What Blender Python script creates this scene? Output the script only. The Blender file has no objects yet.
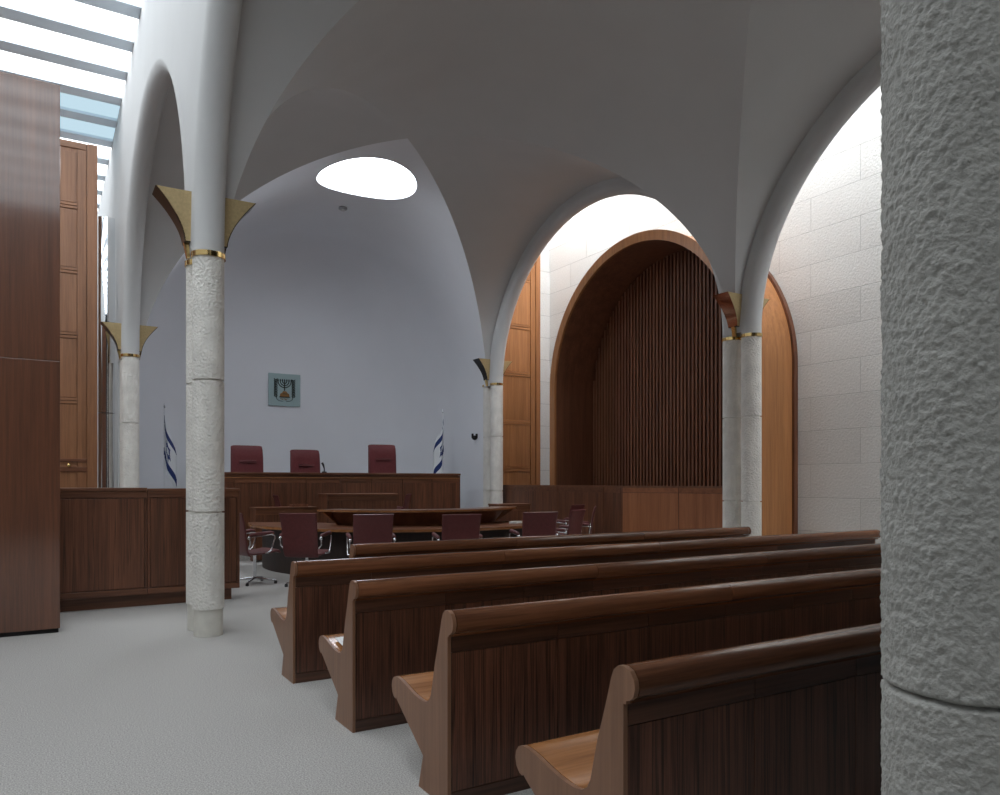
import bpy, bmesh, math, random
from math import sin, cos, pi, sqrt, radians
from mathutils import Vector, Matrix, noise
random.seed(7)
SC = bpy.context.scene
COL = SC.collection

# ------------------------------------------------------------------ helpers
def link(name, me, mat=None, parent=None, smooth=False):
    o = bpy.data.objects.new(name, me)
    COL.objects.link(o)
    if mat is not None:
        for m in (mat if isinstance(mat, (list, tuple)) else [mat]):
            me.materials.append(m)
    if smooth:
        for p in me.polygons: p.use_smooth = True
    if parent is not None: o.parent = parent
    return o

def empty(name, loc=(0, 0, 0), rz=0.0):
    o = bpy.data.objects.new(name, None)
    COL.objects.link(o)
    o.location = loc; o.rotation_euler = (0, 0, rz); o.empty_display_size = .1
    return o

def tag(o, label=None, cat=None, group=None, kind=None):
    if label: o['label'] = label
    if cat: o['category'] = cat
    if group: o['group'] = group
    if kind: o['kind'] = kind
    return o

class MB:
    """collects shapes into one mesh"""
    def __init__(s): s.bm = bmesh.new()
    def box(s, x0, x1, y0, y1, z0, z1, bev=0.0):
        r = bmesh.ops.create_cube(s.bm, size=1.0)
        for v in r['verts']:
            v.co = Vector((x0 + (v.co.x + .5) * (x1 - x0), y0 + (v.co.y + .5) * (y1 - y0), z0 + (v.co.z + .5) * (z1 - z0)))
        if bev:
            es = list({e for v in r['verts'] for e in v.link_edges})
            bmesh.ops.bevel(s.bm, geom=es, offset=bev, segments=2, affect='EDGES', profile=.5)
        return s
    def poly(s, pts):
        vs = [s.bm.verts.new(p) for p in pts]
        return s.bm.faces.new(vs)
    def prism(s, pts, fn, a, b):
        """extrude the 2D outline pts; fn(u, v, t) -> xyz for t in (a, b)"""
        A = [s.bm.verts.new(fn(u, v, a)) for u, v in pts]
        B = [s.bm.verts.new(fn(u, v, b)) for u, v in pts]
        n = len(pts)
        s.bm.faces.new(A); s.bm.faces.new(B[::-1])
        for i in range(n):
            j = (i + 1) % n
            s.bm.faces.new((A[j], A[i], B[i], B[j]))
        return s
    def grid(s, rows, close=False):
        R = [[s.bm.verts.new(p) for p in r] for r in rows]
        for i in range(len(R) - 1):
            n = len(R[i])
            for j in range(n if close else n - 1):
                k = (j + 1) % n
                try: s.bm.faces.new((R[i][j], R[i][k], R[i + 1][k], R[i + 1][j]))
                except ValueError: pass
        return R
    def lathe(s, prof, cx=0, cy=0, seg=32, cap=True, z0=0):
        R = s.grid([[(cx + r * cos(2 * pi * k / seg), cy + r * sin(2 * pi * k / seg), z + z0) for k in range(seg)] for r, z in prof], True)
        if cap:
            for row in (R[0], R[-1]):
                try: s.bm.faces.new(row)
                except ValueError: pass
        return s
    def tube(s, path, r, seg=12, cap=True, closed=False):
        P = [Vector(p) for p in path]; n = len(P)
        rr = r if isinstance(r, (list, tuple)) else [r] * n
        rows = []; nrm = None
        for i, p in enumerate(P):
            a = P[i - 1] if (i > 0 or closed) else p
            b = P[(i + 1) % n] if (i < n - 1 or closed) else p
            t = (b - a).normalized()
            if nrm is None:
                nrm = t.orthogonal().normalized()
            nrm = (nrm - t * nrm.dot(t)).normalized()
            bn = t.cross(nrm)
            rows.append([p + (nrm * cos(2 * pi * k / seg) + bn * sin(2 * pi * k / seg)) * rr[i] for k in range(seg)])
        if closed: rows.append(rows[0])
        R = s.grid(rows, True)
        if cap and not closed:
            s.bm.faces.new(R[0]); s.bm.faces.new(R[-1])
        return s
    def sphere(s, c, r, sc=(1, 1, 1), seg=16):
        q = bmesh.ops.create_uvsphere(s.bm, u_segments=seg, v_segments=max(6, seg // 2), radius=r)
        for v in q['verts']: v.co = Vector((c[0] + v.co.x * sc[0], c[1] + v.co.y * sc[1], c[2] + v.co.z * sc[2]))
        return s
    def mesh(s, name, merge=True):
        if merge: bmesh.ops.remove_doubles(s.bm, verts=s.bm.verts, dist=1e-5)
        bmesh.ops.recalc_face_normals(s.bm, faces=s.bm.faces)
        me = bpy.data.meshes.new(name); s.bm.to_mesh(me); s.bm.free()
        return me
    def build(s, name, mat, parent=None, smooth=None):
        me = s.mesh(name)
        o = link(name, me, mat, parent)
        if smooth is not None:
            for p in me.polygons: p.use_smooth = True
            me.set_sharp_from_angle(angle=radians(smooth))
        return o

def copy_tree(o, parent=None):
    c = o.copy(); COL.objects.link(c)
    if parent is not None: c.parent = parent
    for ch in list(o.children): copy_tree(ch, c)
    return c

# ------------------------------------------------------------------ materials
def newmat(name):
    m = bpy.data.materials.new(name); m.use_nodes = True
    return m, m.node_tree.nodes, m.node_tree.links, m.node_tree.nodes['Principled BSDF']

def plain(name, col, rough=.5, metal=0.0, spec=.5, coat=0.0):
    m, N, L, b = newmat(name)
    b.inputs['Base Color'].default_value = (*col, 1); b.inputs['Roughness'].default_value = rough
    b.inputs['Metallic'].default_value = metal; b.inputs['Specular IOR Level'].default_value = spec
    b.inputs['Coat Weight'].default_value = coat
    return m

def noisy(name, col, amp=.06, scale=3., rough=.9, bump=0., bscale=200., bdist=.002, spec=.2):
    m, N, L, b = newmat(name)
    tc = N.new('ShaderNodeTexCoord')
    n = N.new('ShaderNodeTexNoise'); n.inputs['Scale'].default_value = scale; n.inputs['Detail'].default_value = 4
    L.new(tc.outputs['Object'], n.inputs['Vector'])
    r = N.new('ShaderNodeValToRGB')
    r.color_ramp.elements[0].position = .3; r.color_ramp.elements[1].position = .7
    r.color_ramp.elements[0].color = (*[c * (1 - amp) for c in col], 1); r.color_ramp.elements[1].color = (*[min(1, c * (1 + amp)) for c in col], 1)
    L.new(n.outputs['Fac'], r.inputs['Fac']); L.new(r.outputs['Color'], b.inputs['Base Color'])
    b.inputs['Roughness'].default_value = rough; b.inputs['Specular IOR Level'].default_value = spec
    if bump:
        n2 = N.new('ShaderNodeTexNoise'); n2.inputs['Scale'].default_value = bscale; n2.inputs['Detail'].default_value = 3
        L.new(tc.outputs['Object'], n2.inputs['Vector'])
        bp = N.new('ShaderNodeBump'); bp.inputs['Strength'].default_value = bump; bp.inputs['Distance'].default_value = bdist
        L.new(n2.outputs['Fac'], bp.inputs['Height']); L.new(bp.outputs['Normal'], b.inputs['Normal'])
    return m

def wood(name, dark, light, axis='Z', rough=.38, fine=60., stripe=.5, coat=0.0, coat_rough=.15, vary=.18, lines=0.0):
    """straight grained veneer; the grain runs along the given object axis"""
    m, N, L, b = newmat(name)
    tc = N.new('ShaderNodeTexCoord'); oi = N.new('ShaderNodeObjectInfo')
    add = N.new('ShaderNodeVectorMath'); add.operation = 'ADD'
    sc = N.new('ShaderNodeVectorMath'); sc.operation = 'SCALE'; sc.inputs[3].default_value = 17.0
    cmb = N.new('ShaderNodeCombineXYZ')
    for k in range(3): L.new(oi.outputs['Random'], cmb.inputs[k])
    L.new(cmb.outputs[0], sc.inputs[0])
    L.new(tc.outputs['Object'], add.inputs[0]); L.new(sc.outputs[0], add.inputs[1])
    mp = N.new('ShaderNodeMapping')
    s = {'X': (.035, 1, 1), 'Y': (1, .035, 1), 'Z': (1, 1, .035)}[axis]
    mp.inputs['Scale'].default_value = s
    L.new(add.outputs[0], mp.inputs['Vector'])
    n1 = N.new('ShaderNodeTexNoise'); n1.inputs['Scale'].default_value = fine; n1.inputs['Detail'].default_value = 6; n1.inputs['Roughness'].default_value = .65
    n2 = N.new('ShaderNodeTexNoise'); n2.inputs['Scale'].default_value = fine * .22; n2.inputs['Detail'].default_value = 3; n2.inputs['Distortion'].default_value = .4
    L.new(mp.outputs[0], n1.inputs['Vector']); L.new(mp.outputs[0], n2.inputs['Vector'])
    mx = N.new('ShaderNodeMix'); mx.data_type = 'FLOAT'; mx.inputs[0].default_value = stripe
    L.new(n1.outputs['Fac'], mx.inputs[2]); L.new(n2.outputs['Fac'], mx.inputs[3])
    r = N.new('ShaderNodeValToRGB')
    r.color_ramp.elements[0].position = .36; r.color_ramp.elements[1].position = .62
    r.color_ramp.elements[0].color = (*dark, 1); r.color_ramp.elements[1].color = (*light, 1)
    L.new(mx.outputs[0], r.inputs['Fac'])
    rc = r.outputs['Color']
    if lines:                       # thin dark growth lines
        n3 = N.new('ShaderNodeTexNoise'); n3.inputs['Scale'].default_value = 17.; n3.inputs['Detail'].default_value = 2.5
        m3 = N.new('ShaderNodeMapping'); m3.inputs['Scale'].default_value = tuple(.012 if k < 1 else 1 for k in s)
        L.new(add.outputs[0], m3.inputs['Vector']); L.new(m3.outputs[0], n3.inputs['Vector'])
        r3 = N.new('ShaderNodeValToRGB'); e3 = r3.color_ramp.elements
        e3[0].position = 0; e3[0].color = (1, 1, 1, 1); e3[1].position = 1; e3[1].color = (1, 1, 1, 1)
        for c0 in (.42, .50, .58):
            for d0, v0 in ((-.016, 1), (0, 1 - lines), (.016, 1)):
                q = e3.new(c0 + d0); q.color = (v0, v0, v0, 1)
        L.new(n3.outputs['Fac'], r3.inputs['Fac'])
        m4 = N.new('ShaderNodeMix'); m4.data_type = 'RGBA'; m4.blend_type = 'MULTIPLY'; m4.inputs[0].default_value = 1
        L.new(rc, m4.inputs[6]); L.new(r3.outputs['Color'], m4.inputs[7]); rc = m4.outputs[2]
    hs = N.new('ShaderNodeHueSaturation')
    ma = N.new('ShaderNodeMapRange'); ma.inputs['To Min'].default_value = 1 - vary; ma.inputs['To Max'].default_value = 1 + vary
    L.new(oi.outputs['Random'], ma.inputs['Value']); L.new(ma.outputs[0], hs.inputs['Value'])
    L.new(rc, hs.inputs['Color']); L.new(hs.outputs[0], b.inputs['Base Color'])
    b.inputs['Roughness'].default_value = rough
    b.inputs['Coat Weight'].default_value = coat; b.inputs['Coat Roughness'].default_value = coat_rough
    bp = N.new('ShaderNodeBump'); bp.inputs['Strength'].default_value = .12; bp.inputs['Distance'].default_value = .001
    L.new(n1.outputs['Fac'], bp.inputs['Height']); L.new(bp.outputs['Normal'], b.inputs['Normal'])
    return m

def stone(name, col, bscale=48., bdist=.022, strength=1.0, amp=.10):
    """bush hammered limestone: small dents"""
    m, N, L, b = newmat(name)
    tc = N.new('ShaderNodeTexCoord')
    v = N.new('ShaderNodeTexNoise'); v.inputs['Scale'].default_value = bscale; v.inputs['Detail'].default_value = 5; v.inputs['Roughness'].default_value = .55
    v2 = N.new('ShaderNodeTexVoronoi'); v2.inputs['Scale'].default_value = bscale * .9; v2.feature = 'SMOOTH_F1'
    L.new(tc.outputs['Object'], v.inputs['Vector']); L.new(tc.outputs['Object'], v2.inputs['Vector'])
    mx = N.new('ShaderNodeMix'); mx.data_type = 'FLOAT'; mx.inputs[0].default_value = .45
    L.new(v.outputs['Fac'], mx.inputs[2]); L.new(v2.outputs['Distance'], mx.inputs[3])
    n = N.new('ShaderNodeTexNoise'); n.inputs['Scale'].default_value = 5; n.inputs['Detail'].default_value = 6
    L.new(tc.outputs['Object'], n.inputs['Vector'])
    r = N.new('ShaderNodeValToRGB'); r.color_ramp.elements[0].position = .3; r.color_ramp.elements[1].position = .72
    r.color_ramp.elements[0].color = (*[c * (1 - amp) for c in col], 1); r.color_ramp.elements[1].color = (*[c * (1 + amp) for c in col], 1)
    L.new(n.outputs['Fac'], r.inputs['Fac']); L.new(r.outputs['Color'], b.inputs['Base Color'])
    b.inputs['Roughness'].default_value = .9; b.inputs['Specular IOR Level'].default_value = .2
    bp = N.new('ShaderNodeBump'); bp.inputs['Strength'].default_value = strength; bp.inputs['Distance'].default_value = bdist
    L.new(mx.outputs[0], bp.inputs['Height']); L.new(bp.outputs['Normal'], b.inputs['Normal'])
    return m

def ashlar(name, col):
    """coursed stone wall lying in the YZ plane"""
    m, N, L, b = newmat(name)
    tc = N.new('ShaderNodeTexCoord'); sp = N.new('ShaderNodeSeparateXYZ'); cb = N.new('ShaderNodeCombineXYZ')
    L.new(tc.outputs['Object'], sp.inputs[0])
    ad = N.new('ShaderNodeMath'); ad.operation = 'ADD'
    L.new(sp.outputs['X'], ad.inputs[0]); L.new(sp.outputs['Y'], ad.inputs[1])
    L.new(ad.outputs[0], cb.inputs[0])
    of = N.new('ShaderNodeMath'); of.operation = 'SUBTRACT'; of.inputs[1].default_value = .09
    L.new(sp.outputs['Z'], of.inputs[0]); L.new(of.outputs[0], cb.inputs[1])
    br = N.new('ShaderNodeTexBrick')
    br.inputs['Scale'].default_value = 1; br.inputs['Brick Width'].default_value = 1.45; br.inputs['Row Height'].default_value = .53
    br.inputs['Mortar Size'].default_value = .006; br.inputs['Mortar Smooth'].default_value = .3; br.offset = .41; br.offset_frequency = 2
    br.inputs['Color1'].default_value = (*[c * .96 for c in col], 1); br.inputs['Color2'].default_value = (*[c * 1.04 for c in col], 1)
    br.inputs['Mortar'].default_value = (*[c * .70 for c in col], 1)
    L.new(cb.outputs[0], br.inputs['Vector'])
    n = N.new('ShaderNodeTexNoise'); n.inputs['Scale'].default_value = 30; n.inputs['Detail'].default_value = 5
    L.new(tc.outputs['Object'], n.inputs['Vector'])
    mu = N.new('ShaderNodeMix'); mu.data_type = 'RGBA'; mu.blend_type = 'MULTIPLY'; mu.inputs[0].default_value = .22
    L.new(br.outputs['Color'], mu.inputs[6]); L.new(n.outputs['Fac'], mu.inputs[7])
    L.new(mu.outputs[2], b.inputs['Base Color'])
    sb = N.new('ShaderNodeMath'); sb.operation = 'SUBTRACT'
    L.new(n.outputs['Fac'], sb.inputs[0]); L.new(br.outputs['Fac'], sb.inputs[1])
    bp = N.new('ShaderNodeBump'); bp.inputs['Strength'].default_value = .9; bp.inputs['Distance'].default_value = .011
    L.new(sb.outputs[0], bp.inputs['Height']); L.new(bp.outputs['Normal'], b.inputs['Normal'])
    b.inputs['Roughness'].default_value = .92; b.inputs['Specular IOR Level'].default_value = .2
    return m

def glow(name, col, strength):
    m = bpy.data.materials.new(name); m.use_nodes = True
    N, L = m.node_tree.nodes, m.node_tree.links
    N.clear()
    e = N.new('ShaderNodeEmission'); e.inputs['Color'].default_value = (*col, 1); e.inputs['Strength'].default_value = strength
    o = N.new('ShaderNodeOutputMaterial'); L.new(e.outputs[0], o.inputs['Surface'])
    return m

M = {}
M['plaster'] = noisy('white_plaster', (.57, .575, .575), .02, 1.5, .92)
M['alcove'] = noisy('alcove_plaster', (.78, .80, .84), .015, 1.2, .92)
M['carpet'] = noisy('grey_carpet', (.425, .412, .395), .40, 130., 1.0, .5, 260., .004, .05)
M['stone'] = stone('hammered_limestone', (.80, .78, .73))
M['stone_near'] = stone('hammered_limestone_shaded', (.345, .340, .318), 190., .004, 1.0, .10)  # same limestone darkened, weaker light on the near column put into it
M['stone_smooth'] = noisy('smooth_limestone', (.68, .66, .60), .08, 9., .8, .1, 120., .002)
M['ashlar'] = ashlar('coursed_limestone', (.74, .74, .72))
M['teakZ'] = wood('teak_upright', (.084, .032, .017), (.195, .077, .039), 'Z', .36, lines=.5)
M['teakX'] = wood('teak_lengthwise', (.092, .036, .019), (.215, .087, .043), 'X', .34)
M['teakY'] = wood('teak_crosswise', (.092, .036, .019), (.215, .087, .043), 'Y', .34)
M['honeyZ'] = wood('honey_teak_upright', (.30, .125, .045), (.46, .205, .078), 'Z', .36, vary=.05)
M['honeyX'] = wood('honey_teak_lengthwise', (.30, .125, .045), (.46, .205, .078), 'X', .36, vary=.05)
M['glossZ'] = wood('lacquered_teak', (.100, .035, .016), (.172, .063, .029), 'Z', .34, 40., .35, 1.0, .09, .03)
M['glossZ'].node_tree.nodes['Principled BSDF'].inputs['Coat IOR'].default_value = 1.62
M['benchZ'] = wood('bench_teak_upright', (.040, .016, .010), (.165, .066, .038), 'Z', .36, 95., .40, vary=.12, lines=.75)
M['benchX'] = wood('bench_teak_lengthwise', (.09, .036, .019), (.23, .094, .044), 'X', .17, 60., .5, vary=.12)
M['seatX'] = wood('seat_teak', (.22, .092, .036), (.40, .180, .072), 'X', .22, 60., .5, vary=.06)
M['endZ'] = wood('bench_end_teak', (.19, .093, .052), (.27, .136, .077), 'Z', .40, 55., .4, vary=.06)
M['slat'] = wood('dark_slat_teak', (.14, .056, .032), (.29, .115, .060), 'Z', .42, 60., .5, vary=.0)
M['shell_in'] = wood('dark_booth_teak', (.15, .060, .033), (.25, .102, .054), 'Z', .42, 40., .5, vary=.0)
M['gap'] = plain('shadow_gap_black', (.012, .010, .010), .8)
M['brass'] = noisy('satin_brass', (.56, .43, .23), .10, 40., .5, .2, 90., .001, .5)
M['brass'].node_tree.nodes['Principled BSDF'].inputs['Metallic'].default_value = .55
M['brass_hi'] = plain('polished_brass', (.78, .56, .24), .14, 1.0)
M['bronze'] = plain('dark_bronze', (.035, .032, .030), .3, 1.0)
M['reflect_red'] = plain('reflection_tinted_metal', (.50, .26, .17), .14, 1.0)  # reddish tint stands for wood reflected in the lamp front
M['chrome'] = plain('chrome', (.72, .74, .76), .12, 1.0)
M['leather'] = noisy('oxblood_leather', (.130, .036, .036), .10, 30., .42, .2, 400., .001, .4)
M['leather_hi'] = noisy('red_leather_judge', (.160, .038, .042), .10, 30., .5, .2, 300., .001, .3)
M['black'] = plain('black_plastic', (.02, .02, .022), .4)
M['paper'] = plain('white_paper', (.80, .80, .80), .7)
M['flag_white'] = plain('flag_white', (.74, .77, .80), .8)
M['flag_blue'] = plain('flag_blue', (.015, .035, .16), .8)
M['plaque'] = plain('sea_green_glass', (.36, .48, .49), .15)
M['emblem'] = plain('emblem_dark_green', (.022, .035, .030), .4)
M['emblem_gold'] = plain('emblem_gold', (.30, .16, .06), .4, .6)
M['backwall'] = plain('dark_grey_light_block', (.05, .05, .05), .9)  # dark tone chosen to cut bounce light behind the benches
M['darkpanel'] = wood('shade_blackened_wood', (.012, .007, .006), (.030, .016, .012), 'Z', .55)  # wood blackened to stand for the shade under the counsel table
M['frieze'] = wood('bench_frieze_teak', (.035, .015, .010), (.125, .055, .032), 'X', .36, 70., .5, vary=.25)
M['midZ'] = wood('mid_teak_upright', (.21, .092, .042), (.34, .155, .074), 'Z', .36, vary=.05)
M['midX'] = wood('mid_teak_lengthwise', (.21, .092, .042), (.34, .155, .074), 'X', .36, vary=.05)
M['litZ'] = wood('lit_teak_upright', (.25, .092, .038), (.40, .155, .068), 'Z', .36, vary=.05)  # teak brightened, daylight on the right parapet panels put into the colour
M['litX'] = wood('lit_teak_lengthwise', (.20, .074, .032), (.34, .130, .058), 'X', .36, vary=.05)
M['mirror'] = plain('mirror_polish', (.86, .88, .90), .05, 1.0)
M['grey'] = plain('grey_fitting', (.35, .36, .38), .4)
M['frame'] = noisy('skylight_beam_paint', (.80, .90, 1.0), .02, 2., .8)
M['pane'] = glow('daylit_frosted_pane', (.91, .96, 1.0), 6.8)
M['pane_blue'] = glow('daylit_blue_pane', (.52, .70, .80), 1.7)
M['pane_aisle'] = glow('daylit_aisle_pane', (.965, .98, 1.0), 14.0)
M['pane_round'] = glow('daylit_round_pane', (.87, .925, 1.0), 24.0)

# ------------------------------------------------------------------ dimensions
CX = 4.965                 # axis of the hall
XL, XR = 1.32, 8.61        # arcade axes
PY = (0.5, 7.5, 14.5)      # pier rows
SR = .138                  # shaft radius
DS = .172                   # half distance of the twin shafts
ZS = 3.52                  # springing
RA = 3.5 - DS              # arch centre-line radius
RX, RY, HV = 3.38, 3.42, 3.31
KA = .933                  # rise of the arcade arches against a half circle
XW = 10.5                  # stone wall
YW = 17.5                  # alcove wall
ZT = 7.85                  # skylight soffit

# ------------------------------------------------------------------ floor
MB().box(-3.3, XW + .3, -7.2, 24.2, -.2, 0).build('floor', M['carpet'])
tag(bpy.data.objects['floor'], 'pale grey speckled carpet floor of the courtroom', 'floor', kind='structure')

# ------------------------------------------------------------------ vaulted ceiling
def fx(th): return math.copysign(RX * abs(sin(th)) + .13 * (math.exp(-cos(th) / .3) - .035674), th)
def fy(th): return math.copysign(RY * abs(sin(th)) + .06 * (math.exp(-cos(th) / .3) - .035674), th)
def vault_mesh():
    V = []; NR = []; F = []; FARV = []
    def addrows(rows, flip=False):
        b = len(V); n = len(rows[0])
        for r in rows:
            for p, q in r: V.append(p); NR.append(q)
        for i in range(len(rows) - 1):
            for j in range(n - 1):
                a = b + i * n + j
                F.append((a, a + 1, a + n + 1, a + n))
    def lon(th, y, cy):      # barrel along Y
        p = (CX + fx(th), cy + y, ZS + HV * cos(th))
        e = 1e-3; s_ = 1 if th >= 0 else -1; a_ = abs(th)
        dx = (fx(a_ + e) - fx(a_)) / e if a_ < 1.56 else (fx(a_) - fx(a_ - e)) / e
        nv = Vector((-s_ * HV * sin(a_), 0, -dx)).normalized()
        return (p, nv)
    def lat(ph, x, cy):      # barrel along X
        x0 = abs(fx(ph)); k = ((abs(x) - x0) / (3.65 - x0)) if x0 < 3.64 else 0
        p = (CX + x, cy + fy(ph), ZS + (HV - .10 * max(0, k) ** 1.5) * cos(ph))
        e = 1e-3; s_ = 1 if ph >= 0 else -1; a_ = abs(ph)
        dy = (fy(a_ + e) - fy(a_)) / e if a_ < 1.56 else (fy(a_) - fy(a_ - e)) / e
        nv = Vector((0, -s_ * HV * sin(a_), -dy)).normalized()
        return (p, nv)
    H = pi / 2
    for cy in (4.0, 11.0):
        far = cy > 10
        for sg in (-1, 1):
            hole = far and sg == 1
            if hole: FARV.append(len(V))
            ths = [(-H + pi * i / 96) for i in range(97)]
            def web(ts):
                rows = []
                for th in ts:
                    y0 = abs(fy(th)); rows.append([lon(th, sg * (y0 + (3.5 - y0) * k / 10), cy) for k in range(11)])
                addrows(rows)
            if not hole: web(ths)
            else:
                T0 = .56
                web([-H + (H - T0) * i / 36 for i in range(37)])
                web([T0 + (H - T0) * i / 36 for i in range(37)])
                hx, hy, hr = .03, 1.80, .88
                # outline of the patch around the round opening
                out = []
                g = lambda th: abs(fy(th))
                for i in range(40): th = T0 * i / 40; out.append((th, g(th)))
                for i in range(24): out.append((T0, g(T0) + (3.5 - g(T0)) * i / 24))
                for i in range(40): out.append((T0 - 2 * T0 * i / 40, 3.5))
                for i in range(24): out.append((-T0, 3.5 + (g(T0) - 3.5) * i / 24))
                for i in range(40): th = -T0 + T0 * i / 40; out.append((th, g(th)))
                out.append(out[0])
                rows = []
                for k in range(13):
                    f = (k / 12)
                    row = []
                    for th, y in out:
                        x = fx(th)
                        dx, dy = x - hx, y - hy
                        l = sqrt(dx * dx + dy * dy)
                        ix, iy = hx + dx / l * hr, hy + dy / l * hr
                        ti = math.asin(ix / RX)
                        row.append(lon(ti + (th - ti) * f, iy + (y - iy) * f, cy))
                    rows.append(row)
                addrows(rows)
                FARV.append(len(V))
        for sg in (-1, 1):
            rows = []
            for i in range(97):
                ph = -H + pi * i / 96
                x0 = abs(fx(ph)); rows.append([lat(ph, sg * (x0 + (3.65 - x0) * k / 10), cy) for k in range(11)])
            addrows(rows)
    # little soffits over the piers
    for y in PY:
        for s in (-1, 1):
            b = len(V)
            for x, yy in ((3.50, -.04), (3.65, -.04), (3.65, .04), (3.50, .04)):
                V.append((CX + s * x, y + yy, ZS)); NR.append(Vector((0, 0, -1)))
            F.append((b, b + 1, b + 2, b + 3))
    me = bpy.data.meshes.new('ceiling'); me.from_pydata(V, [], F)
    for p in me.polygons: p.use_smooth = True
    me.update()
    # orient faces like the wanted normals
    bm = bmesh.new(); bm.from_mesh(me); bm.verts.ensure_lookup_table()
    for f in bm.faces:
        w = sum((NR[v.index] for v in f.verts), Vector())
        if f.normal.dot(w) < 0: f.normal_flip()
    bm.to_mesh(me); bm.free()
    for p in me.polygons: p.use_smooth = True
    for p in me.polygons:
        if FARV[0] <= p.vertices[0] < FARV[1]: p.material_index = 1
    me.normals_split_custom_set_from_vertices([tuple(n) for n in NR])
    return me
o = link('ceiling', vault_mesh(), [M['plaster'], M['alcove']])
tag(o, 'grey white plaster groin vaults over the courtroom', 'ceiling', kind='structure')

# round skylight in the far vault
w3 = empty('window_3', (CX + .03, 12.80, 6.9))
tag(w3, 'glowing round skylight cut in the vault above the judges', 'skylight', kind='structure')
mb = MB(); rows = [[], []]
for k in range(64):
    a = 2 * pi * k / 64; x, y = .88 * cos(a), .88 * sin(a)
    zz = ZS + HV * sqrt(1 - ((x + .03) / RX) ** 2)
    rows[0].append((x, y, zz - 6.9)); rows[1].append((x, y, .06))
mb.grid(rows, True); mb.build('reveal', M['plaster'], w3, 40)
mb = MB(); mb.poly([(.88 * cos(2 * pi * k / 64), .88 * sin(2 * pi * k / 64), .05) for k in range(64)]); mb.build('pane', M['pane_round'], w3)

# ------------------------------------------------------------------ arcade walls, arches
def arcade(X, name, label, yend, top=8.4):
    mb = MB()
    xa, xb = X - SR, X + SR
    cols = []
    for cy in (4.0, 11.0):
        for i in range(65):
            a = pi * i / 64
            cols.append((cy - RA * cos(a), ZS + KA * RA * sin(a)))
    cols.append((yend, ZS))
    for x in (xa, xb):
        mb.grid([[(x, y, z) for y, z in cols], [(x, y, top) for y, z in cols]])
    mb.grid([[(xa, y, z) for y, z in cols], [(xb, y, z) for y, z in cols]])
    mb.grid([[(xa, y, top) for y, z in cols], [(xb, y, top) for y, z in cols]])
    o = mb.build(name, M['plaster'], None, 25)
    tag(o, label, 'wall', kind='structure')
    # rounded arch edges
    for k, cy in enumerate((4.0, 11.0)):
        mb = MB()
        mb.tube([(X, cy - RA * cos(pi * i / 72), ZS + KA * RA * sin(pi * i / 72)) for i in range(73)], SR, 24, False)
        t = mb.build('trim', M['plaster'], o, 60)
    return o
arcade(XL, 'wall_arcade_left', 'white arcade wall with round arches on the left of the hall', 15.0)
arcade(XR, 'wall_arcade_right', 'white arcade wall with round arches on the right of the hall', 15.0)

# nave and aisle enclosure
mb = MB(); mb.box(-3.3, -3.0, -7.2, 24.2, 0, 8.6); mb.build('wall_left', M['plaster'])
tag(bpy.data.objects['wall_left'], 'white outer wall of the skylit passage on the left', 'wall', kind='structure')
mb = MB(); mb.box(-3.0, XL - SR, 24.0, 24.2, 0, 8.6); mb.box(XL - SR, XL + SR, 15.0, 24.2, 0, 8.4); mb.build('wall_passage', M['plaster'])
tag(bpy.data.objects['wall_passage'], 'white end walls of the skylit passage behind the far left column', 'wall', kind='structure')
mb = MB(); mb.box(-3.0, 1.3, -7.2, -7.0, 0, 8.6); mb.box(-3.0, 1.3, -7.2, -4.8, ZT + .06, ZT + .2); mb.box(1.46, XR, .15, .35, 0, 7.6); mb.box(1.17, 1.31, -7.2, .34, 0, 8.4); mb.box(XR, XW, -2.2, -2, 0, 8.6); mb.box(XR - .1, XR, -2.2, .3, 0, 8.4)
mb.build('wall_back_added', M['backwall'])  # added dark wall, out of view, keeps light off the bench backs
tag(bpy.data.objects['wall_back_added'], 'added dark wall behind the benches, out of view, holding light off them', 'wall', kind='structure')
MB().box(XW, XW + .3, -2.2, 15.4, 0, 9.0).build('wall_right', M['ashlar'])
tag(bpy.data.objects['wall_right'], 'rough coursed limestone wall along the right aisle', 'wall', kind='structure')

# skylights
def skylight(name, x0, x1, ys, step, bw, bh, zs, zg, label, pane, blue=()):
    w = empty(name, (x0, ys[0], zs)); tag(w, label, 'skylight', kind='structure')
    n = int(round((ys[1] - ys[0]) / step))
    for k in range(n + 1):
        y = k * step
        MB().box(0, x1 - x0, y - bw / 2, y + bw / 2, 0, bh, .006).build('beam', M['frame'], w)
        if k < n:
            mb = MB(); mb.box(0, x1 - x0, y + bw / 2, y + step - bw / 2, zg - zs, zg - zs + .02)
            yy = ys[0] + y + step / 2
            mb.build('pane', M['pane_blue'] if any(a < yy < b for a, b in blue) else pane, w)
    return w
skylight('window_1', -3.0, XL - SR, (-3.7 - .95, 24.0), .95, .31, .06, ZT, ZT + .05, 'bright skylight with pale cross beams over the left passage', M['pane'], ((14.6, 16.3),))
skylight('window_2', XR + SR, XW, (-2.0, 15.2), 1.72, .12, .20, 8.35, 8.53, 'bright skylight strip over the stone wall of the right aisle', M['pane_aisle'])

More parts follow.
